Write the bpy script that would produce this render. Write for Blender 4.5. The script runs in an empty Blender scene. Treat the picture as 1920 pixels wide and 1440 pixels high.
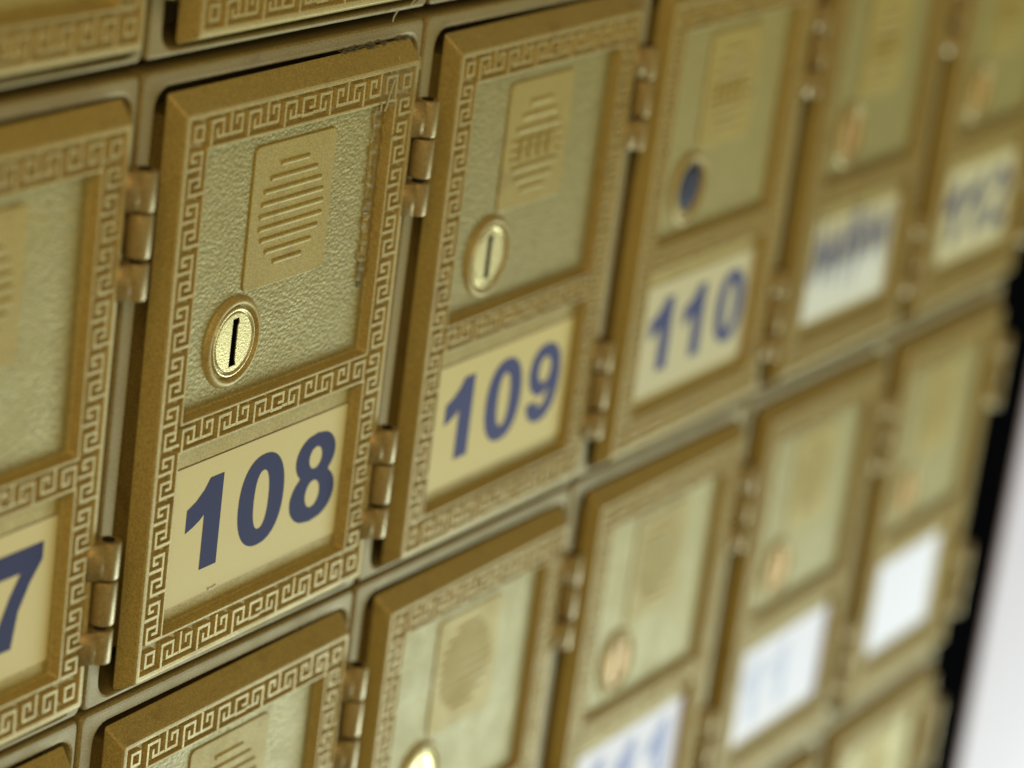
import bpy, bmesh, math, random
from mathutils import Vector, Matrix

scene = bpy.context.scene
C = scene.collection
random.seed(7)

# ------------------------------------------------------------------ camera
cd = bpy.data.cameras.new("camera")
cam = bpy.data.objects.new("camera", cd)
C.objects.link(cam)
M = Matrix(((0.502884, 0.204501, -0.839814),
            (-0.854552, 0.263538, -0.447536),
            (0.129802, 0.942723, 0.307286))).to_4x4()
M.translation = Vector((-0.467322, -0.334576, 0.133628))
cam.matrix_world = M
cd.sensor_width = 36.0
cd.lens = 110.856
cd.clip_start = 0.01
cd.clip_end = 50
cd.dof.use_dof = True
cd.dof.focus_distance = 0.640
cd.dof.aperture_fstop = 8.6
cd.dof.aperture_blades = 0
scene.camera = cam

# ------------------------------------------------------------------ light
w = bpy.data.worlds.new("World")
scene.world = w
w.use_nodes = True
bg = w.node_tree.nodes["Background"]
bg.inputs[0].default_value = (1.0, 0.93, 0.78, 1)
bg.inputs[1].default_value = 0.235


def area(name, loc, target, sx, sy, power, col):
    l = bpy.data.lights.new(name, 'AREA')
    l.shape = 'RECTANGLE'
    l.size = sx
    l.size_y = sy
    l.energy = power
    l.color = col
    o = bpy.data.objects.new(name, l)
    o.location = loc
    o.rotation_euler = (Vector(target) - Vector(loc)).to_track_quat('-Z', 'Y').to_euler()
    C.objects.link(o)
    return o


area("right_key_light", (1.08, -0.50, -0.84), (0.36, 0, -0.22), 0.6, 0.6, 17, (0.80, 0.98, 0.94))  # unseen cool panel, added low at the right to brighten that end
area("front_light", (-0.24, -1.30, -0.08), (0.02, 0, -0.09), 1.1, 0.9, 1.9, (1.0, 0.97, 0.70))
area("warm_fill_light", (-1.25, -0.90, 0.85), (0.05, 0, -0.05), 0.8, 0.8, 12, (1.0, 0.70, 0.37))  # unseen warm fill, added for the left-facing and upper sides

scene.view_settings.view_transform = 'Standard'
scene.view_settings.look = 'None'
scene.view_settings.exposure = -0.08
scene.view_settings.gamma = 1.0

# ------------------------------------------------------------------ materials


def new_mat(name):
    m = bpy.data.materials.new(name)
    m.use_nodes = True
    return m, m.node_tree.nodes, m.node_tree.links, m.node_tree.nodes["Principled BSDF"]


def noise(n, l, scale, detail=3, coords=None):
    t = n.new("ShaderNodeTexNoise")
    t.inputs["Scale"].default_value = scale
    t.inputs["Detail"].default_value = detail
    if coords:
        l.new(coords, t.inputs["Vector"])
    return t


def mix_col(n, l, fac, a, b):
    r = n.new("ShaderNodeMix")
    r.data_type = 'RGBA'
    l.new(fac, r.inputs["Factor"])
    r.inputs["A"].default_value = (*a, 1)
    r.inputs["B"].default_value = (*b, 1)
    return r.outputs["Result"]


def gold_mat(name, a, b, rough=0.42, metal=0.85, leather=0.0, grain=0.05, spec=0.3):
    m, n, l, p = new_mat(name)
    tc = n.new("ShaderNodeTexCoord")
    oi = n.new("ShaderNodeObjectInfo")
    add = n.new("ShaderNodeVectorMath")
    add.operation = 'ADD'
    l.new(tc.outputs["Object"], add.inputs[0])
    l.new(oi.outputs["Location"], add.inputs[1])
    v = add.outputs[0]
    big = noise(n, l, 60, 4, v)
    base = mix_col(n, l, big.outputs["Fac"], a, b)
    flake = noise(n, l, 2300, 2, v)
    fr = n.new("ShaderNodeMapRange")
    fr.inputs["From Min"].default_value = 0.3
    fr.inputs["From Max"].default_value = 0.7
    fr.inputs["To Min"].default_value = 0.74
    fr.inputs["To Max"].default_value = 1.24
    l.new(flake.outputs["Fac"], fr.inputs["Value"])
    rr = n.new("ShaderNodeMapRange")
    rr.inputs["To Min"].default_value = 0.95
    rr.inputs["To Max"].default_value = 1.05
    l.new(oi.outputs["Random"], rr.inputs["Value"])
    pm = n.new("ShaderNodeMath")
    pm.operation = 'MULTIPLY'
    l.new(fr.outputs[0], pm.inputs[0])
    l.new(rr.outputs[0], pm.inputs[1])
    mul = n.new("ShaderNodeVectorMath")
    mul.operation = 'SCALE'
    l.new(base, mul.inputs[0])
    l.new(pm.outputs[0], mul.inputs["Scale"])
    tar = noise(n, l, 150, 5, v)
    tr = n.new("ShaderNodeMapRange")
    tr.inputs["From Min"].default_value = 0.60
    tr.inputs["From Max"].default_value = 0.74
    tr.inputs["To Max"].default_value = 0.45
    l.new(tar.outputs["Fac"], tr.inputs["Value"])
    tm = n.new("ShaderNodeMix")
    tm.data_type = 'RGBA'
    l.new(tr.outputs[0], tm.inputs["Factor"])
    l.new(mul.outputs[0], tm.inputs["A"])
    tm.inputs["B"].default_value = (a[0] * 0.62, a[1] * 0.52, a[2] * 0.45, 1)
    l.new(tm.outputs["Result"], p.inputs["Base Color"])
    p.inputs["Metallic"].default_value = metal
    mr = n.new("ShaderNodeMapRange")
    mr.inputs["To Min"].default_value = rough - 0.11
    mr.inputs["To Max"].default_value = rough + 0.11
    sm = noise(n, l, 110, 5, v)
    p.inputs["Specular IOR Level"].default_value = spec
    l.new(sm.outputs["Fac"], mr.inputs["Value"])
    l.new(mr.outputs[0], p.inputs["Roughness"])
    fine = noise(n, l, 2600, 2, v)
    b1 = n.new("ShaderNodeBump")
    b1.inputs["Strength"].default_value = 1.0
    b1.inputs["Distance"].default_value = grain * 1e-3
    l.new(fine.outputs["Fac"], b1.inputs["Height"])
    last = b1
    if leather:
        mp = n.new("ShaderNodeVectorMath")
        mp.operation = 'MULTIPLY'
        mp.inputs[1].default_value = (0.75, 1, 1.15)
        l.new(v, mp.inputs[0])
        vo = n.new("ShaderNodeTexVoronoi")
        vo.feature = 'SMOOTH_F1'
        vo.inputs["Scale"].default_value = 1150
        vo.inputs["Smoothness"].default_value = 0.5
        l.new(mp.outputs[0], vo.inputs["Vector"])
        ln = noise(n, l, 2000, 2, v)
        s = n.new("ShaderNodeMath")
        s.operation = 'MULTIPLY_ADD'
        l.new(ln.outputs["Fac"], s.inputs[0])
        s.inputs[1].default_value = -0.3
        l.new(vo.outputs["Distance"], s.inputs[2])
        b2 = n.new("ShaderNodeBump")
        b2.invert = True
        b2.inputs["Strength"].default_value = 1.0
        b2.inputs["Distance"].default_value = leather * 1e-3
        l.new(s.outputs[0], b2.inputs["Height"])
        l.new(b1.outputs[0], b2.inputs["Normal"])
        last = b2
    l.new(last.outputs[0], p.inputs["Normal"])
    return m


GOLD = gold_mat("gold_paint", (0.36, 0.262, 0.062), (0.42, 0.312, 0.078), 0.52, 0.18)
WORN = gold_mat("gold_worn", (0.37, 0.275, 0.070), (0.44, 0.33, 0.09), 0.50, 0.2)
CHANNEL_SHADE = gold_mat("gold_channel_shade", (0.32, 0.222, 0.050), (0.38, 0.272, 0.066), 0.58, 0.12)  # browner gold: shade painted into the key channel floors
FRAME = gold_mat("frame_paint", (0.255, 0.190, 0.053), (0.295, 0.222, 0.066), 0.55, 0.15)
LEATHER = gold_mat("gold_pebbled", (0.285, 0.228, 0.055), (0.335, 0.272, 0.070), 0.50, 0.16, leather=0.12, spec=0.2)
SMOOTH = gold_mat("gold_smooth", (0.34, 0.248, 0.044), (0.39, 0.288, 0.056), 0.56, 0.14, spec=0.2)
HINGE = gold_mat("hinge_brass", (0.29, 0.205, 0.058), (0.36, 0.26, 0.08), 0.40, 0.28)
LOCK = gold_mat("lock_brass", (0.66, 0.56, 0.25), (0.44, 0.35, 0.13), 0.38, 0.6, grain=0.06)
COPPER = gold_mat("lock_copper", (0.58, 0.345, 0.085), (0.50, 0.29, 0.07), 0.52, 0.2)


def plain(name, col, rough=0.6, metal=0.0, col2=None, scale=300, bump=0.0):
    m, n, l, p = new_mat(name)
    p.inputs["Roughness"].default_value = rough
    p.inputs["Metallic"].default_value = metal
    p.inputs["Specular IOR Level"].default_value = 0.12
    tc = n.new("ShaderNodeTexCoord")
    t = noise(n, l, scale, 4, tc.outputs["Object"])
    l.new(mix_col(n, l, t.outputs["Fac"], col, col2 or tuple(c * 0.85 for c in col)), p.inputs["Base Color"])
    if bump:
        b = n.new("ShaderNodeBump")
        b.inputs["Distance"].default_value = bump * 1e-3
        l.new(t.outputs["Fac"], b.inputs["Height"])
        l.new(b.outputs[0], p.inputs["Normal"])
    return m


INK = plain("blue_ink", (0.028, 0.030, 0.098), 0.7, col2=(0.036, 0.039, 0.115), scale=900)
SOFT_INK = plain("violet_blue_ink", (0.055, 0.060, 0.17), 0.7, col2=(0.07, 0.075, 0.19), scale=900)
FAINT_INK = plain("faint_blue_ink", (0.58, 0.60, 0.78), 0.6, col2=(0.64, 0.66, 0.82))
PALE_INK = plain("pale_blue_ink", (0.30, 0.34, 0.60), 0.6, col2=(0.36, 0.40, 0.66))
TAN = plain("tan_label", (0.58, 0.475, 0.155), 0.5, 0.0, (0.69, 0.565, 0.195), 2400)
CREAM = plain("cream_label", (0.58, 0.51, 0.27), 0.5, 0.0, (0.62, 0.55, 0.30), 1500)
PAPER = plain("white_paper", (0.84, 0.81, 0.90), 0.6, 0.0, (0.87, 0.84, 0.93), 400)
BLACK = plain("shade_black", (0.002, 0.002, 0.0025), 0.95)  # near-black colour painted as the shade inside keyways and the wall gap
DARK = plain("dark_cavity", (0.02, 0.017, 0.010), 0.7)
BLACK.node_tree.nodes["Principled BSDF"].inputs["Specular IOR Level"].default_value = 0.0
WHITE = plain("white_wall_paint", (0.66, 0.575, 0.63), 0.6, 0.0, (0.58, 0.51, 0.56), 9)
GLUE = plain("tape_glue", (0.22, 0.145, 0.045), 0.5, 0.0, (0.31, 0.215, 0.065), 900, 0.15)
AMBER = plain("tape_amber", (0.62, 0.45, 0.095), 0.25, 0.1, (0.22, 0.15, 0.03), 1100, 0.3)
LINT = plain("lint_green", (0.12, 0.112, 0.058), 0.9, 0.0, (0.22, 0.20, 0.11), 1500, 0.2)
SHRED = plain("tape_shred", (0.50, 0.48, 0.28), 0.3, 0.0, (0.34, 0.30, 0.13), 900)
RESIN, _n, _l, _p = new_mat("amber_resin")
_p.inputs["Base Color"].default_value = (0.40, 0.275, 0.035, 1)
_p.inputs["Roughness"].default_value = 0.45
_p.inputs["Specular IOR Level"].default_value = 0.25
_t = _n.new("ShaderNodeTexNoise")
_t.inputs["Scale"].default_value = 500
_t.inputs["Detail"].default_value = 4
_c = _n.new("ShaderNodeTexCoord")
_l.new(_c.outputs["Object"], _t.inputs["Vector"])
_r = _n.new("ShaderNodeMapRange")
_r.inputs["From Min"].default_value = 0.35
_r.inputs["From Max"].default_value = 0.7
_r.inputs["To Min"].default_value = 0.12
_r.inputs["To Max"].default_value = 0.75
_l.new(_t.outputs["Fac"], _r.inputs["Value"])
_l.new(_r.outputs[0], _p.inputs["Alpha"])
_b = _n.new("ShaderNodeBump")
_b.inputs["Distance"].default_value = 0.0003
_l.new(_t.outputs["Fac"], _b.inputs["Height"])
_l.new(_b.outputs[0], _p.inputs["Normal"])
FILM, _n, _l, _p = new_mat("tape_film")
_p.inputs["Base Color"].default_value = (0.33, 0.28, 0.11, 1)
_p.inputs["Roughness"].default_value = 0.25
_p.inputs["Alpha"].default_value = 0.16

# ------------------------------------------------------------------ mesh helpers
# everything is modelled in millimetres: x right, y down the front, z into the wall
OX, OY = 50.0, 131.0        # a mailbox is parented to the middle of its cell's bottom edge


def P(x, y, z, ox=OX, oy=OY):
    return Vector(((x - ox) * 1e-3, z * 1e-3, -(y - oy) * 1e-3))


class MB:
    def __init__(self, ox=OX, oy=OY):
        self.bm = bmesh.new()
        self.ox, self.oy = ox, oy

    def v(self, x, y, z):
        return self.bm.verts.new(P(x, y, z, self.ox, self.oy))

    def face(self, vs, mat=0, smooth=False):
        try:
            f = self.bm.faces.new(vs)
        except ValueError:
            return None
        f.material_index = mat
        f.smooth = smooth
        return f

    def stack(self, loops, cap0=False, cap1=False, mat=0, capmat=None, smooth=False):
        """loops: lists of (x, y, z), clockwise seen from the front"""
        L = [[self.v(*p) for p in lp] for lp in loops]
        n = len(L[0])
        for a, b in zip(L, L[1:]):
            for i in range(n):
                j = (i + 1) % n
                self.face([a[i], a[j], b[j], b[i]], mat, smooth)
        if cap0:
            self.face(list(reversed(L[0])), mat if capmat is None else capmat)
        if cap1:
            self.face(L[-1], mat if capmat is None else capmat)
        return L

    def box(self, x0, y0, z0, x1, y1, z1, ch=0.0, mat=0):
        r = rrect(x0, y0, x1, y1, 0, 0, 1)
        top = rrect(x0 + ch, y0 + ch, x1 - ch, y1 - ch, 0, 0, 1)
        loops = [[(x, y, z1) for x, y in r]]
        if ch:
            loops.append([(x, y, z0 + ch) for x, y in r])
        loops.append([(x, y, z0) for x, y in top])
        self.stack(loops, True, True, mat)

    def ridge(self, pts, hb, ht, z0, z1, closed=False, mat=0):
        n = len(pts)

        def nrm(a, b):
            dx, dy = b[0] - a[0], b[1] - a[1]
            d = math.hypot(dx, dy) or 1
            return (-dy / d, dx / d)
        rows = []
        for i in range(n):
            if closed or 0 < i < n - 1:
                n1 = nrm(pts[i - 1], pts[i])
                n2 = nrm(pts[i], pts[(i + 1) % n])
                d = 1 + n1[0] * n2[0] + n1[1] * n2[1]
                m = ((n1[0] + n2[0]) / d, (n1[1] + n2[1]) / d)
            elif i == 0:
                m = nrm(pts[0], pts[1])
            else:
                m = nrm(pts[-2], pts[-1])
            x, y = pts[i]
            rows.append([self.v(x + m[0] * hb, y + m[1] * hb, z0),
                         self.v(x + m[0] * ht, y + m[1] * ht, z1),
                         self.v(x - m[0] * ht, y - m[1] * ht, z1),
                         self.v(x - m[0] * hb, y - m[1] * hb, z0)])
        segs = list(zip(rows, rows[1:])) + ([(rows[-1], rows[0])] if closed else [])
        for a, b in segs:
            for k in range(3):
                self.face([a[k], a[k + 1], b[k + 1], b[k]], mat)
        if not closed:
            self.face(list(reversed(rows[0])), mat)
            self.face(rows[-1], mat)

    def flat(self, outer, holes, z, mat=0):
        """a flat face with holes; returns the vertex loops"""
        loops, edges = [], []
        for poly in [outer] + holes:
            vs = [self.v(x, y, z) for x, y in poly]
            es = [self.bm.edges.new((vs[i], vs[(i + 1) % len(vs)])) for i in range(len(vs))]
            loops.append(vs)
            edges += es
        g = bmesh.ops.triangle_fill(self.bm, use_beauty=True, use_dissolve=False, edges=edges)
        for f in g["geom"]:
            if isinstance(f, bmesh.types.BMFace):
                f.material_index = mat
                f.normal_update()
                if f.normal.y > 0:
                    f.normal_flip()
        return loops

    def mesh(self, name, mats, fix=True):
        if fix:
            bmesh.ops.recalc_face_normals(self.bm, faces=self.bm.faces[:])
        me = bpy.data.meshes.new(name)
        self.bm.to_mesh(me)
        self.bm.free()
        for m in mats:
            me.materials.append(m)
        return me


def rrect(x0, y0, x1, y1, r, z=None, n=6):
    pts = []
    for cx, cy, a0 in ((x1 - r, y0 + r, -90), (x1 - r, y1 - r, 0), (x0 + r, y1 - r, 90), (x0 + r, y0 + r, 180)):
        for k in range(n):
            a = math.radians(a0 + 90.0 * (k / (n - 1) if n > 1 else 0.5))
            pts.append((cx + r * math.cos(a), cy + r * math.sin(a)))
    return pts


def rz(x0, y0, x1, y1, r, z, n=6):
    return [(x, y, z) for x, y in rrect(x0, y0, x1, y1, r, None, n)]


def circ(cx, cy, r, z, n=48):
    return [(cx + r * math.sin(2 * math.pi * k / n), cy - r * math.cos(2 * math.pi * k / n), z) for k in range(n)]


def ell(cx, cy, a, b, n=28, e=2.0):
    out = []
    for k in range(n):
        t = 2 * math.pi * k / n
        c, s = math.cos(t), math.sin(t)
        out.append((cx + a * math.copysign(abs(c) ** (2 / e), c), cy + b * math.copysign(abs(s) ** (2 / e), s)))
    return out


def link(name, me, parent=None, **props):
    o = bpy.data.objects.new(name, me)
    C.objects.link(o)
    if parent:
        o.parent = parent
    for k, val in props.items():
        o[k] = val
    return o


# ------------------------------------------------------------------ mailbox dimensions (mm in the cell, 100 x 131)
ZF = -4.0                    # front plane of the door
DX0, DX1, DY0, DY1 = 11.3, 93.3, 8.7, 125.9
KX0, KX1, KY0, KY1 = 12.4, 92.1, 9.7, 124.7
UF = (19.0, 16.4, 85.3, 72.0)          # upper field
LF = (19.0, 78.8, 85.3, 117.6)         # lower field
RAIL = 0.9
ZK = -3.25                   # bottom of the key channels
ZFL = -1.9                   # field floors

# ---- frame
mb = MB()
mb.stack([rz(0.5, 0.5, 99.5, 130.5, 1.6, 13), rz(0.5, 0.5, 99.5, 130.5, 1.6, 0.8), rz(0.65, 0.65, 99.35, 130.35, 1.6, 0.35), rz(1.1, 1.0, 99.0, 130.0, 1.5, 0.06),
          rz(1.9, 1.6, 98.7, 129.7, 1.2, 0.0),
          rz(4.0, 3.0, 98.4, 129.5, 4.9, 0.0), rz(4.8, 3.7, 98.1, 129.2, 4.4, 0.16), rz(5.2, 4.05, 97.9, 129.0, 4.0, 0.6), rz(5.35, 4.2, 97.7, 128.8, 3.8, 1.6),
          rz(5.4, 4.3, 97.5, 128.6, 3.8, 12.5)], cap1=True)
ME_FRAME = mb.mesh("frame", [FRAME])

# ---- door
mb = MB()
mb.stack([rz(15.0, 11, 90, 122.0, 0.6, 11.0, 3), rz(15.0, 11, 90, 122.0, 0.6, 0.5, 3), rz(9.8, 5.0, 95.3, 128.1, 0.6, 0.5, 3), rz(9.7, 4.9, 95.4, 128.2, 0.6, 0.2, 3), rz(DX0 - 0.5, DY0 - 0.5, DX1 + 0.5, DY1 + 0.5, 0.7, ZF + 0.35, 3),
          rz(DX0 - 0.1, DY0 - 0.1, DX1 + 0.1, DY1 + 0.1, 0.6, ZF + 0.04, 3), rz(DX0 + 0.35, DY0 + 0.35, DX1 - 0.35, DY1 - 0.35, 0.5, ZF, 3),
          rz(KX0 - 0.2, KY0 - 0.2, KX1 + 0.2, KY1 + 0.2, 0.3, ZF, 3), rz(KX0, KY0, KX1, KY1, 0.2, ZF + 0.2, 3),
          rz(KX0 + 0.2, KY0 + 0.2, KX1 - 0.2, KY1 - 0.2, 0.1, ZK, 3)])
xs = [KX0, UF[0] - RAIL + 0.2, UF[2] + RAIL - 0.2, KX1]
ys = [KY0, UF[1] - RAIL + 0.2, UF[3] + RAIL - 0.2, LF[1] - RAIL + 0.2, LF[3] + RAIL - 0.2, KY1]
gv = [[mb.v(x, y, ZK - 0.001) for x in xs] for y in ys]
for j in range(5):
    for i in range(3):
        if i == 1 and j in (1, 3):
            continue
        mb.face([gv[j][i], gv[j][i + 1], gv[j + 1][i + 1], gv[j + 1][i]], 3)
for F, mi in ((UF, 1), (LF, 2)):
    x0, y0, x1, y1 = F

    def g(d, z, r):
        return rz(x0 - d, y0 - d, x1 + d, y1 + d, r, z, 3)
    mb.stack([g(RAIL, ZK + 0.1, 0.3), g(RAIL - 0.12, ZF + 0.15, 0.3), g(RAIL - 0.25, ZF, 0.3), g(0.22, ZF, 0.4), g(0.02, ZF + 0.18, 0.5),
              g(-0.45, ZFL - 0.25, 0.8), g(-0.8, ZFL, 0.9)], cap1=True, capmat=mi)
ME_DOOR = mb.mesh("door", [GOLD, LEATHER, SMOOTH, CHANNEL_SHADE], fix=False)

# ---- greek key relief
HB, HT = 0.54, 0.33
ZT = ZF - 0.02
UA = [(0, -0.15), (0, 4), (3, 4), (3, 1.2), (1.5, 1.2), (1.5, 2.7)]
UB = [(5, 5.15), (5, 1.2), (8, 1.2), (8, 4), (6.5, 4), (6.5, 2.6)]
LK = [(3.0, 1.2), (5, 1.2)]


def band(mb, fn, n, start=0, mirror=False):
    """n units of one half period each along the band; fn maps (unit coordinate, 0..5) to mm"""
    for k in range(n):
        kk = k
        base = k
        if mirror and k > n // 2:
            kk = n - 1 - k
        if mirror and n % 2 and k == n // 2:
            mb.ridge([fn(k + 0.8, 1.0), fn(k + 0.2, 1.0), fn(k + 0.2, 4.0), fn(k + 0.85, 4.0), fn(k + 0.85, 2.2), fn(k + 0.55, 2.2)], HB, HT, ZK + 0.15, ZT)
            continue
        flip = mirror and k > n // 2
        src = UA if (kk + start) % 2 == 0 else [(s - 5, t) for s, t in UB]
        pts = []
        for s, t in src:
            u = (s + 1.0) / 5.0
            if flip:
                u = 1 - u
            pts.append(fn(k + u, t))
        mb.ridge(pts, HB, HT, ZK + 0.15, ZT + random.uniform(-0.01, 0.01))
        if (kk + start) % 2 == 0 and k < n - 1:
            a, b = (3.05 + 1) / 5, (4.95 + 1) / 5 + 0.0
            if flip:
                a, b = 1 - a, 1 - b
            mb.ridge([fn(k + a, 1.2), fn(k + b, 1.2)], HB * 0.95, HT * 0.9, ZK + 0.15, ZT + 0.03)


mb = MB()
bw = 5.75
px = (KX1 - KX0 - 2 * bw) / 11.0
for ya, sgn, st in ((KY0, 1, 0), (UF[3] + RAIL - 0.1, 1, 0), (KY1, -1, 1)):
    if sgn == 1:
        h = bw if ya == KY0 else (LF[1] - RAIL + 0.1 - ya)
        band(mb, lambda u, t, ya=ya, h=h: (KX0 + bw + px * u, ya + h - t / 5.0 * h), 11, st, True)
    else:
        band(mb, lambda u, t: (KX0 + bw + px * u, KY1 - t / 5.0 * bw), 11, 0, True)
py = (KY1 - KY0 - 2 * bw) / 20.0
band(mb, lambda u, t: (KX0 + bw - t / 5.0 * bw, KY1 - bw - py * u), 20, 0)
band(mb, lambda u, t: (KX1 - t / 5.0 * bw, KY1 - bw - py * u), 20, 1)
for cx in (KX0 + bw / 2, KX1 - bw / 2):
    for cy in (KY0 + bw / 2, KY1 - bw / 2):
        mb.ridge([(cx - 1.35, cy - 1.35), (cx + 1.35, cy - 1.35), (cx + 1.35, cy + 1.35), (cx - 1.35, cy + 1.35)], HB, HT, ZK + 0.15, ZT, closed=True)
ME_KEY = mb.mesh("key_border", [WORN])

# ---- louvre plate and bars
PX0, PX1, PY0, PY1 = 37.8, 67.0, 19.3, 49.6
ZP = ZFL - 0.35
mb = MB()
mb.stack([rz(PX0, PY0, PX1, PY1, 1.6, ZFL + 0.1), rz(PX0 + 0.05, PY0 + 0.05, PX1 - 0.05, PY1 - 0.05, 1.6, ZP + 0.12), rz(PX0 + 0.25, PY0 + 0.25, PX1 - 0.25, PY1 - 0.25, 1.5, ZP)], cap1=True)
ME_PLATE = mb.mesh("louvre_plate", [SMOOTH])


def bar_mesh(x0, x1, y, h=1.4, rise=0.34):
    mb = MB()
    n = 7

    def cap(d, z):
        r = h / 2 - d
        pts = []
        for k in range(n):
            a = math.radians(-90 + 180 * k / (n - 1))
            pts.append((x1 - h / 2 + r * math.cos(a), y + r * math.sin(a), z))
        for k in range(n):
            a = math.radians(90 + 180 * k / (n - 1))
            pts.append((x0 + h / 2 + r * math.cos(a), y + r * math.sin(a), z))
        return pts
    mb.stack([cap(0, ZP + 0.03), cap(0.22, ZP - rise * 0.5), cap(0.42, ZP - rise * 0.88), cap(0.6, ZP - rise)], cap1=True, smooth=True)
    return mb.mesh("louvre_bar", [SMOOTH])


SLOTS = [(46.9, 57.7, 24.0), (43.7, 61.0, 26.7), (41.8, 62.9, 29.3), (41.3, 63.9, 31.9), (41.0, 64.3, 34.4),
         (41.1, 64.3, 37.0), (42.0, 63.1, 39.5), (44.0, 61.2, 42.1), (47.3, 58.1, 44.7)]
ME_BARS = [bar_mesh(*s) for s in SLOTS]
# the second emblem: three bars, a lettered block, three bars
SLOTS2 = [(47.3, 57.9, 25.0, 1.6), (44.3, 60.6, 28.0, 1.6), (42.3, 62.6, 31.0, 1.6), (42.2, 63.2, 40.2, 1.6), (44.0, 61.2, 43.0, 1.6), (47.0, 58.2, 45.6, 1.4)]
ME_BARS2 = [bar_mesh(*s) for s in SLOTS2] + [bar_mesh(41.0, 44.0, y, 1.2) for y in (33.6, 35.9, 38.0)] + [bar_mesh(61.5, 64.3, y, 1.2) for y in (33.6, 35.9, 38.0)]
mb = MB()
for x in (45.2, 49.4, 53.6, 57.8):
    mb.ridge([(x, 38.3), (x, 33.4)], 0.55, 0.35, ZP + 0.05, ZP - 0.4)
    mb.ridge([(x + 0.3, 33.6), (x + 2.7, 33.6)], 0.45, 0.3, ZP + 0.05, ZP - 0.38)
    mb.ridge([(x + 0.3, 36.0), (x + 2.3, 36.0)], 0.45, 0.3, ZP + 0.05, ZP - 0.38)
ME_EMBLEM = mb.mesh("emblem_block", [SMOOTH])

# ---- lock
LX, LY = 36.2, 59.4
mb = MB()
mb.stack([circ(LX, LY, 9.9, ZFL + 0.2), circ(LX, LY, 9.6, ZFL - 0.25), circ(LX, LY, 9.2, ZFL - 0.75), circ(LX, LY, 8.7, ZFL - 1.0), circ(LX, LY, 8.3, ZFL - 1.0),
          circ(LX, LY, 7.95, ZFL - 0.8), circ(LX, LY, 7.75, ZFL + 1.6), circ(LX, LY, 6.0, ZFL + 1.7)], smooth=True)
ME_COLLAR = mb.mesh("lock_collar", [GOLD])
SLOT = [(LX - 0.95, LY - 5.0), (LX + 1.0, LY - 5.2), (LX + 1.45, LY - 4.2), (LX + 1.0, LY - 3.2), (LX + 1.0, LY + 3.8), (LX + 1.35, LY + 5.0), (LX - 1.1, LY + 5.1)]
mb = MB()
mb.stack([circ(LX, LY, 7.3, ZFL + 1.8), circ(LX, LY, 7.3, ZFL - 0.55), circ(LX, LY, 7.1, ZFL - 0.75), circ(LX, LY, 6.75, ZFL - 0.75), circ(LX, LY, 6.6, ZFL - 0.3), circ(LX, LY, 6.35, ZFL - 0.3),
          circ(LX, LY, 6.25, ZFL - 0.55), circ(LX, LY, 6.05, ZFL - 0.65)], smooth=True)
lp = mb.flat([(x, y) for x, y, _ in circ(LX, LY, 6.05, 0)], [SLOT], ZFL - 0.65)
deep = [mb.v(x, y, ZFL + 1.2) for x, y in SLOT]
for i in range(len(SLOT)):
    j = (i + 1) % len(SLOT)
    mb.face([lp[1][i], lp[1][j], deep[j], deep[i]])


PLUG_BASE = mb.mesh("lock_plug", [LOCK, LOCK], fix=False)
for p in PLUG_BASE.polygons:
    if all(math.hypot(PLUG_BASE.vertices[i].co.x * 1e3 + OX - LX, -PLUG_BASE.vertices[i].co.z * 1e3 + OY - LY) < 6.07 for i in p.vertices):
        p.material_index = 1


def plug_mesh(rim, face):
    me = PLUG_BASE.copy()
    me.materials[0] = rim
    me.materials[1] = face
    return me


ME_PLUG = {"brass": plug_mesh(LOCK, LOCK), "copper": plug_mesh(GOLD, COPPER)}
mb = MB()
mb.stack([circ(LX, LY, 7.6, ZFL - 0.3), circ(LX, LY, 7.2, ZFL - 0.5), circ(LX + 0.5, LY - 0.6, 6.5, ZFL - 0.5), circ(LX + 0.5, LY - 0.6, 6.2, ZFL - 0.1)], smooth=True)
ME_PLUG["open"] = mb.mesh("lock_ring", [GOLD])
mb = MB()
mb.stack([circ(LX + 0.5, LY - 0.6, 6.4, ZFL + 0.1), circ(LX + 0.5, LY - 0.6, 6.3, ZFL - 0.12), circ(LX + 0.5, LY - 0.6, 3.0, ZFL - 0.2), circ(LX + 0.5, LY - 0.6, 1.0, ZFL - 0.22)], cap1=True, smooth=True)
ME_HOLE = mb.mesh("lock_core", [plain("dark_blue_core", (0.026, 0.028, 0.050), 0.7, 0.0, (0.05, 0.052, 0.075))])
mb = MB()
mb.stack([[(x, y, ZFL + 1.1) for x, y in SLOT], [(x * 0.999 + LX * 0.001, y, ZFL - 0.40) for x, y in SLOT]], cap1=True)
ME_KEYWAY = mb.mesh("keyway", [BLACK])

# ---- hinges: three knuckles round one pin, plus the leaf
HX, HZ, HR = 97.55, -4.3, 2.55


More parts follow.
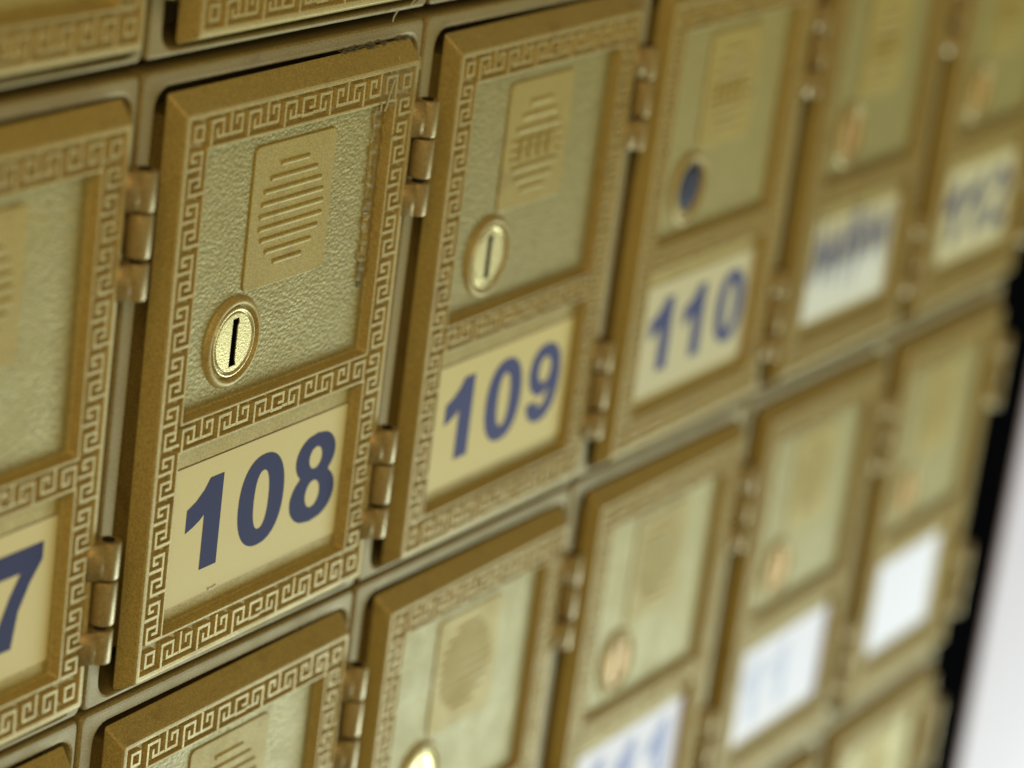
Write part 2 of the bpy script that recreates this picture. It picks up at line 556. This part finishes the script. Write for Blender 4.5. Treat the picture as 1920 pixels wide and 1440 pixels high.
def knuckle_mesh(y0, y1, leaf):
    mb = MB()
    n = 28

    def ring(y, r):
        return [(HX + r * math.cos(2 * math.pi * k / n), y, HZ + r * math.sin(2 * math.pi * k / n)) for k in range(n)]
    mb.stack([ring(y0, 1.0), ring(y0, HR - 0.3), ring(y0 + 0.1, HR - 0.1), ring(y0 + 0.35, HR), ring(y1 - 0.35, HR), ring(y1 - 0.1, HR - 0.1), ring(y1, HR - 0.3), ring(y1, 1.0)], True, True, smooth=True)
    if leaf == 'door':
        loops = []
        for y in (y0 + 0.12, y1 - 0.12):
            loops.append([(92.3, y, -3.9), (94.6, y, -4.9), (HX - 0.6, y, HZ - HR + 0.25), (HX - 0.6, y, -1.2), (92.3, y, -1.2)])
        mb.stack(loops, True, True)
    else:
        loops = []
        for y in (y0 + 0.12, y1 - 0.12):
            loops.append([(HX - 1.2, y, HZ + 1.0), (HX + 1.6, y, HZ + 1.0), (HX + 1.6, y, 1.0), (HX - 1.2, y, 1.0)])
        mb.stack(loops, True, True)
    me = mb.mesh("knuckle", [HINGE])
    for p in me.polygons:
        p.use_smooth = len(p.vertices) == 4 and abs(p.normal.z) < 0.9
    return me


HINGES = [[(17.2, 25.1, 'door'), (25.6, 34.2, 'frame'), (35.25, 42.5, 'door')],
          [(91.4, 99.1, 'door'), (99.6, 108.7, 'frame'), (109.8, 116.8, 'door')]]
ME_KN = [[knuckle_mesh(*k) for k in h] for h in HINGES]
ME_PIN = []
for h in HINGES:
    mb = MB()
    ys_ = (h[0][0] - 0.25, h[2][1] + 0.25)
    mb.stack([[(HX + 1.25 * math.cos(2 * math.pi * k / 16), y, HZ + 1.25 * math.sin(2 * math.pi * k / 16)) for k in range(16)] for y in ys_], True, True)
    ME_PIN.append(mb.mesh("pin", [DARK]))

# ---- number stickers
SX0, SX1, SY0, SY1 = 21.4, 83.6, 83.6, 113.6
mb = MB()
mb.stack([rz(SX0, SY0, SX1, SY1, 0.3, ZFL + 0.05, 2), rz(SX0, SY0, SX1, SY1, 0.3, ZFL - 0.12, 2)], cap1=True)
STK_BASE = mb.mesh("number_sticker", [TAN])
ME_STK = {}
for m in (TAN, CREAM, PAPER):
    me = STK_BASE.copy()
    me.materials.clear()
    me.materials.append(m)
    ME_STK[m.name] = me
mb = MB()
mb.stack([rz(19.5, SY0 - 1, 76.0, SY1, 0.3, ZFL + 0.05, 2), rz(19.5, SY0 - 1, 76.0, SY1, 0.3, ZFL - 0.12, 2)], cap1=True)
ME_SMALL = mb.mesh("number_sticker", [PAPER])
# thin dark strip painted as shadow along the sticker's top and left edges
ZD = ZFL - 0.17


def eight():
    ys_ = [i / 40 * 20.4 for i in range(41)]

    def hw(y):
        a = 1 - ((y - 5.4) / 5.4) ** 2
        b = 1 - ((y - 14.4) / 6.0) ** 2
        return max(7.5 * max(a, 0) ** 0.46, 8.5 * max(b, 0) ** 0.46)
    L = [(8.6 - hw(y), y) for y in ys_]
    R = [(8.6 + hw(y), y) for y in reversed(ys_[1:-1])]
    return L + R


DIG = {
    '0': (ell(8.4, 10.1, 8.3, 10.25, 44, 2.25), [ell(8.4, 10.1, 2.7, 6.6, 30, 2.3)]),
    '1': ([(7.6, 0.2), (12.3, 0.2), (12.3, 20.2), (6.4, 20.2), (6.4, 7.9), (4.9, 8.9), (2.8, 9.8), (0.2, 10.6), (0.2, 5.6), (3.2, 4.3), (5.8, 2.4)], []),
    '8': (eight(), [ell(8.6, 5.7, 2.4, 2.5, 22), ell(8.6, 14.0, 2.7, 3.1, 22)]),
    '9': ([(8, 0), (12, 1), (14.8, 4), (15.8, 8.5), (15.4, 13), (13.7, 17), (10.8, 19.5), (7.2, 20.2), (3.6, 19.4), (1.4, 17.4), (0.5, 14.7), (5.2, 14.2),
           (5.9, 15.8), (7.4, 16.3), (9.3, 15.3), (10.3, 12.9), (10.5, 11.7), (9, 12.9), (6.8, 13.4), (3.4, 12.4), (1, 9.8), (0.2, 6.7), (1.2, 3), (4, 0.6)],
          [ell(7.8, 6.8, 2.7, 3.3, 22)]),
    '7': ([(0.6, 0.2), (15.6, 0.2), (15.6, 3.8), (12.2, 7.9), (9.3, 13.0), (7.9, 20.2), (2.4, 20.2), (3.9, 14), (6.5, 9), (9.2, 5.1), (0.6, 5.1)], []),
    '2': ([(0.2, 20), (0.6, 17.4), (2.4, 14.8), (6.4, 11.2), (9.2, 8.4), (10, 6), (9, 4.2), (7.4, 3.7), (5.6, 4.3), (4.8, 6.6), (.4, 6.2), (1.6, 2.4),
           (4.2, .5), (7.6, 0), (11.4, .8), (14, 3), (14.8, 6), (13.8, 9), (10.8, 12.2), (7.6, 14.8), (6.4, 16), (14.8, 16), (14.8, 20)], []),
}
_dc = {}


def digit_mesh(ch, pos, mat):
    key = (ch, pos, mat.name)
    if key not in _dc:
        mb = MB()
        x0 = (26.1, 44.7, 64.2)[pos]
        out, holes = DIG[ch]
        k = 1.0
        mb.flat([(x0 + x * k, 87.7 + y) for x, y in out], [[(x0 + x * k, 87.7 + y) for x, y in h] for h in holes], ZD)
        _dc[key] = mb.mesh("digit", [mat], fix=False)
    return _dc[key]


mb = MB()
rnd = random.Random(12)
pts = []
for k in range(26):
    pts.append((24.5 + k * 2.2 + rnd.uniform(-1, 1), (87.5 if k % 2 else 100.5) + rnd.uniform(-2.5, 2.5)))
mb.ridge(pts, 0.7, 0.6, ZFL - 0.13, ZD - 0.06)
ME_SCRAWL = mb.mesh("blue_scrawl", [SOFT_INK])
mb = MB()
mb.stack([rz(SX0 + 0.5, 98.5, SX1 - 4, SY1 - 0.6, 0.4, ZFL - 0.1, 2), rz(SX0 + 0.5, 98.5, SX1 - 4, SY1 - 0.6, 0.4, ZFL - 0.16, 2)], cap1=True)
ME_PATCH = mb.mesh("white_patch", [plain("pale_label", (0.74, 0.73, 0.62), 0.6, 0.0, (0.70, 0.68, 0.52), 300)])  # paler lower half of the label
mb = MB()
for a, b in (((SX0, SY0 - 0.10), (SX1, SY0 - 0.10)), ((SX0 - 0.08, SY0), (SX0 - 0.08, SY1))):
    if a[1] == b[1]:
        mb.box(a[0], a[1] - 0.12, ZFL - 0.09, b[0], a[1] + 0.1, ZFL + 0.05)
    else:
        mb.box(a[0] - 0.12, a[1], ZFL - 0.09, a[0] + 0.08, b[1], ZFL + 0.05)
ME_EDGE = mb.mesh("edge_shadow_strip", [plain("sticker_edge_shadow", (0.16, 0.11, 0.04), 0.7)])

# ------------------------------------------------------------------ the bank of mailboxes
GROUP = "gold mailboxes set in rows in the wall bank"


def mailbox(col, row, label, number=None, sticker=None, ink=INK, lock="brass", emblem=False, rot=0.0):
    t = bpy.data.objects.new("mailbox", None)
    C.objects.link(t)
    gap = -1.3 if row == 0 else 0.0
    x0, sx = {3: (300, 0.97), 4: (397, 0.94)}.get(col, (col * 100, 1.0))   # last two columns squeezed by eye to line up with the view
    t.scale.x = sx
    t.location = P(x0 + 50 * sx, (row - 1) * 131 + 131 + gap, 0, 0, 0)
    t.empty_display_size = 0.02
    t['label'] = label
    t['category'] = "mailbox"
    t['group'] = GROUP
    link("frame", ME_FRAME, t)
    d = link("door", ME_DOOR, t)
    link("key_border", ME_KEY, d)
    pl = link("louvre_plate", ME_PLATE, t)
    if emblem:
        for m in ME_BARS2:
            link("louvre_bar", m, pl)
        link("emblem_block", ME_EMBLEM, pl)
    else:
        for m in ME_BARS:
            link("louvre_bar", m, pl)
    lk = link("lock", ME_COLLAR, t)
    link("lock_ring" if lock == "open" else "lock_plug", ME_PLUG[lock], lk)
    if lock == "open":
        link("lock_core", ME_HOLE, lk)
    else:
        link("keyway", ME_KEYWAY, lk)
    parts = [d, pl, lk]
    if sticker:
        s = link("number_sticker", ME_SMALL if number == "blank" else ME_STK[sticker.name], t)
        if number == "blank":
            number = ""
        else:
            link("edge_shadow_strip", ME_EDGE, s)
        if number == "scrawl":
            link("blue_scrawl", ME_SCRAWL, s)
            link("white_patch", ME_PATCH, s)
            number = ""
        for i, ch in enumerate(number or ""):
            link("digit", digit_mesh(ch, i, ink), s)
        parts.append(s)
    # a door hangs a little askew on its hinges: turn it about its own middle
    if rot:
        c = P(52.15, 67.2, 0)
        R = Matrix.Translation(c) @ Matrix.Rotation(-rot, 4, 'Y') @ Matrix.Translation(-c)
        for o in parts:
            o.matrix_local = R
    for h in range(2):
        ho = link("hinge", ME_PIN[h], t)
        for m in ME_KN[h]:
            link("knuckle", m, ho)
    return t


mailbox(-1, 0, "gold mailbox cut off in the top left corner, above the one ending in 7")
mailbox(0, 0, "gold mailbox directly above number 108, only its lower key border in view", rot=0.004)
mailbox(1, 0, "gold mailbox above number 109, just a sliver of frame at the top edge")
mailbox(-1, 1, "gold mailbox left of 108, its blue number mostly cut off so only a 7 shows", "107", TAN, rot=0.012)
box108 = mailbox(0, 1, "gold mailbox numbered 108 in dark blue, dirty torn tape on its right side", "108", TAN, rot=0.012)
mailbox(1, 1, "gold mailbox numbered 109 in blue with a bright brass lock", "109", TAN, SOFT_INK, emblem=True, rot=0.010)
mailbox(2, 1, "gold mailbox numbered 110 with a dark blue core in its lock", "110", CREAM, SOFT_INK, lock="open", emblem=True, rot=0.006)
mailbox(3, 1, "blurred gold mailbox just right of 110 with blue figures on its label", "scrawl", CREAM, SOFT_INK, lock="copper", emblem=True)
mailbox(4, 1, "blurred gold mailbox at the right end of the row of 108, beside the black gap", "112", CREAM, INK, lock="copper", emblem=True)
mailbox(-1, 2, "gold mailbox cut off in the bottom left corner, only the top of its frame showing", "117", PAPER, PALE_INK)
mailbox(0, 2, "gold mailbox directly below number 108, its grooved plate cut by the bottom edge", "118", PAPER, PALE_INK, rot=0.010)
mailbox(1, 2, "gold mailbox directly below number 109, bright brass lock at the photo's bottom edge", "111", PAPER, PALE_INK, rot=0.006)
mailbox(2, 2, "gold mailbox below number 110, white label with pale blue strokes and a copper lock", "111", PAPER, PALE_INK, "copper")
mailbox(3, 2, "blurred gold mailbox with a nearly blank white label, second from the right end", "11", PAPER, FAINT_INK, "copper")
mailbox(4, 2, "blurred gold mailbox with a blank bright white label beside the black gap", "blank", PAPER, PALE_INK, "copper")
mailbox(3, 3, "blurred gold mailbox below the nearly blank white label, cut by the bottom edge", None, PAPER, PALE_INK, "copper")
mailbox(4, 3, "blurred gold mailbox in the lowest row beside the white wall", None, PAPER, PALE_INK, "copper")

for st in box108.children:
    if st.name.startswith("number_sticker"):
        mb = MB()
        mb.ridge([(36.6, 113.3), (38.0, 113.5), (39.4, 113.2)], 0.35, 0.2, ZFL - 0.05, ZFL - 0.35)  # pale ridge on the lifted edge, its highlight put into the colour
        mb.ridge([(22.0, 113.7), (36.0, 113.75), (52.0, 113.65), (83.0, 113.8)], 0.12, 0.06, ZFL + 0.02, ZFL - 0.14)
        link("lifted_edge_highlight", mb.mesh("lifted_edge_highlight", [CREAM]), st)

# ------------------------------------------------------------------ torn tape on 108
FX, FY = 0, 0


def ragged(mb, pts, wl, wr, z, jit, seed, thick=0.15):
    rnd = random.Random(seed)
    rows = []
    n = len(pts)
    for x, y in pts:
        a = x - wl * (1 + rnd.uniform(-jit, jit))
        b = x + wr * (1 + rnd.uniform(-jit, jit))
        dz = rnd.uniform(-0.12, 0.12)
        rows.append([mb.v(a, y, z + 0.05), mb.v(a + 0.12, y, z - thick * rnd.uniform(0.5, 1.3)), mb.v((a + b) / 2 + rnd.uniform(-.2, .2), y, z - thick * rnd.uniform(0.6, 2.0) + dz), mb.v(b - 0.12, y, z - thick), mb.v(b, y, z + 0.05)])
    for r1, r2 in zip(rows, rows[1:]):
        for k in range(4):
            mb.face([r1[k], r1[k + 1], r2[k + 1], r2[k]])


def line(x0, y0, x1, y1, n, bend=0.0, seed=0):
    rnd = random.Random(seed)
    return [(x0 + (x1 - x0) * k / n + rnd.uniform(-bend, bend), y0 + (y1 - y0) * k / n) for k in range(n + 1)]


tape = bpy.data.objects.new("torn_tape", None)
C.objects.link(tape)
tape.location = P(83, 57, ZFL, 0, 0)
tape.empty_display_size = 0.01
tape['label'] = "dirty torn tape residue running down the right side of the door of 108"
tape['category'] = "tape"
mb = MB(83, 57)
ragged(mb, line(82.5, 17.2, 83.2, 53.5, 60, 0.12, 3), 0.8, 1.3, -0.15, 0.25, 5, 0.12)
o = link("glue_strip", mb.mesh("glue_strip", [GLUE]), tape)
mb = MB(83, 57)
ragged(mb, line(80.2, 24, 80.9, 41, 40, 0.22, 8), 0.25, 0.3, -0.05, 0.7, 9, 0.14)
ragged(mb, line(81.3, 40, 82.0, 50, 34, 0.25, 18), 0.95, 1.0, -0.1, 0.45, 19, 0.2)
link("amber_crust", mb.mesh("amber_crust", [AMBER]), tape)
mb = MB(83, 57)
ragged(mb, line(81.7, 49.5, 81.9, 56.6, 26, 0.15, 28), 0.9, 1.0, -0.1, 0.3, 29, 0.22)
ragged(mb, line(81.0, 37.0, 81.6, 42, 18, 0.15, 38), 0.6, 0.6, -0.1, 0.4, 39, 0.16)
link("lint_clump", mb.mesh("lint_clump", [LINT]), tape)
mb = MB(83, 57)
ragged(mb, line(81.6, 17.0, 82.2, 55.0, 40, 0.3, 48), 2.0, 2.2, -0.12, 0.3, 49, 0.3)
link("resin_smear", mb.mesh("resin_smear", [RESIN]), tape)

shreds = bpy.data.objects.new("tape_shreds", None)
C.objects.link(shreds)
shreds.location = P(86, 14, 0, 0, 0)
shreds.empty_display_size = 0.01
shreds['label'] = "pale shreds of clear tape with dark lint over the top right corner of 108"
shreds['category'] = "tape"
mb = MB(86, 14)
# dark lint caught in the slot above the door
rnd = random.Random(4)
for k in range(70):
    x = 66 + 27 * rnd.random() ** 0.7
    y = 4.5 + rnd.uniform(-0.6, 0.5) - (x - 70) * 0.012
    a = rnd.uniform(-0.7, 0.7)
    L_ = rnd.uniform(0.8, 2.6)
    mb.ridge([(x, y), (x + L_ * math.cos(a), y + L_ * math.sin(a) * 0.5)], 0.09, 0.03, 0.6, 0.3 - rnd.random() * 0.7)
link("lint_clump", mb.mesh("lint_clump", [LINT]), shreds)


def shred(pts, z, wd):
    mb = MB(86, 14)
    mb.ridge(pts, wd * 0.7, wd * 0.3, z, z - 0.2)
    link("shred", mb.mesh("shred", [SHRED]), shreds)


shred([(85.0, 6.6), (86.2, 8.2), (86.9, 9.6)], -3.2, 0.22)
shred([(81.5, 8.0), (82.6, 10.2), (83.4, 11.4)], -3.6, 0.30)
shred([(83.4, 11.0), (82.4, 12.8), (81.9, 14.3)], -4.1, 0.28)
shred([(71.0, 6.4), (72.6, 6.9), (74.2, 6.9)], -1.6, 0.20)
shred([(81.8, 14.2), (81.4, 16.4), (80.6, 17.6)], -4.1, 0.35)
shred([(79.2, 15.8), (79.2, 17.4)], -4.05, 0.35)
shred([(84.4, 23.9), (86.6, 23.7)], -4.1, 0.30)
shred([(86.6, -2.6), (85.2, -1.2), (85.0, -0.2)], -0.8, 0.25)
shred([(92.2, 7.3), (92.9, 8.4), (93.1, 10.2)], -3.9, 0.22)
shred([(90.9, -5.2), (88.5, -3.6)], -2.4, 0.25)
mb = MB(86, 14)
fl = [[mb.v(78 + i * 3.6 + rnd.uniform(-.3, .3), 8.6 + j * 2.1 + rnd.uniform(-.3, .3), -4.18 - rnd.uniform(0, 0.12)) for i in range(5)] for j in range(5)]
for j in range(4):
    for i in range(4):
        if (i, j) not in ((0, 3), (3, 3)):
            mb.face([fl[j][i], fl[j][i + 1], fl[j + 1][i + 1], fl[j + 1][i]])
link("clear_film", mb.mesh("clear_film", [FILM]), shreds)

# ------------------------------------------------------------------ setting
mb = MB(0, 0)
mb.box(-220, -140, 14.0, 491.0, 540, 40)
link("wall_cavity", mb.mesh("wall_cavity", [DARK]), None, kind="structure", label="dark cavity of the wall behind the bank of mailboxes")
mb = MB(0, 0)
mb.box(491.3, -300, 0.3, 538.0, 900, 40)  # nearly flush slab, its black painted as the gap's darkness
link("wall_gap_slab", mb.mesh("wall_gap_slab", [BLACK]), None, kind="structure", label="black slab standing for the dark gap between the mailboxes and the white wall")
mb = MB(0, 0)
mb.box(538.2, -300, -1.0, 900, 900, 40, 1.0)
link("wall", mb.mesh("wall", [WHITE]), None, kind="structure", label="white painted wall at the right")
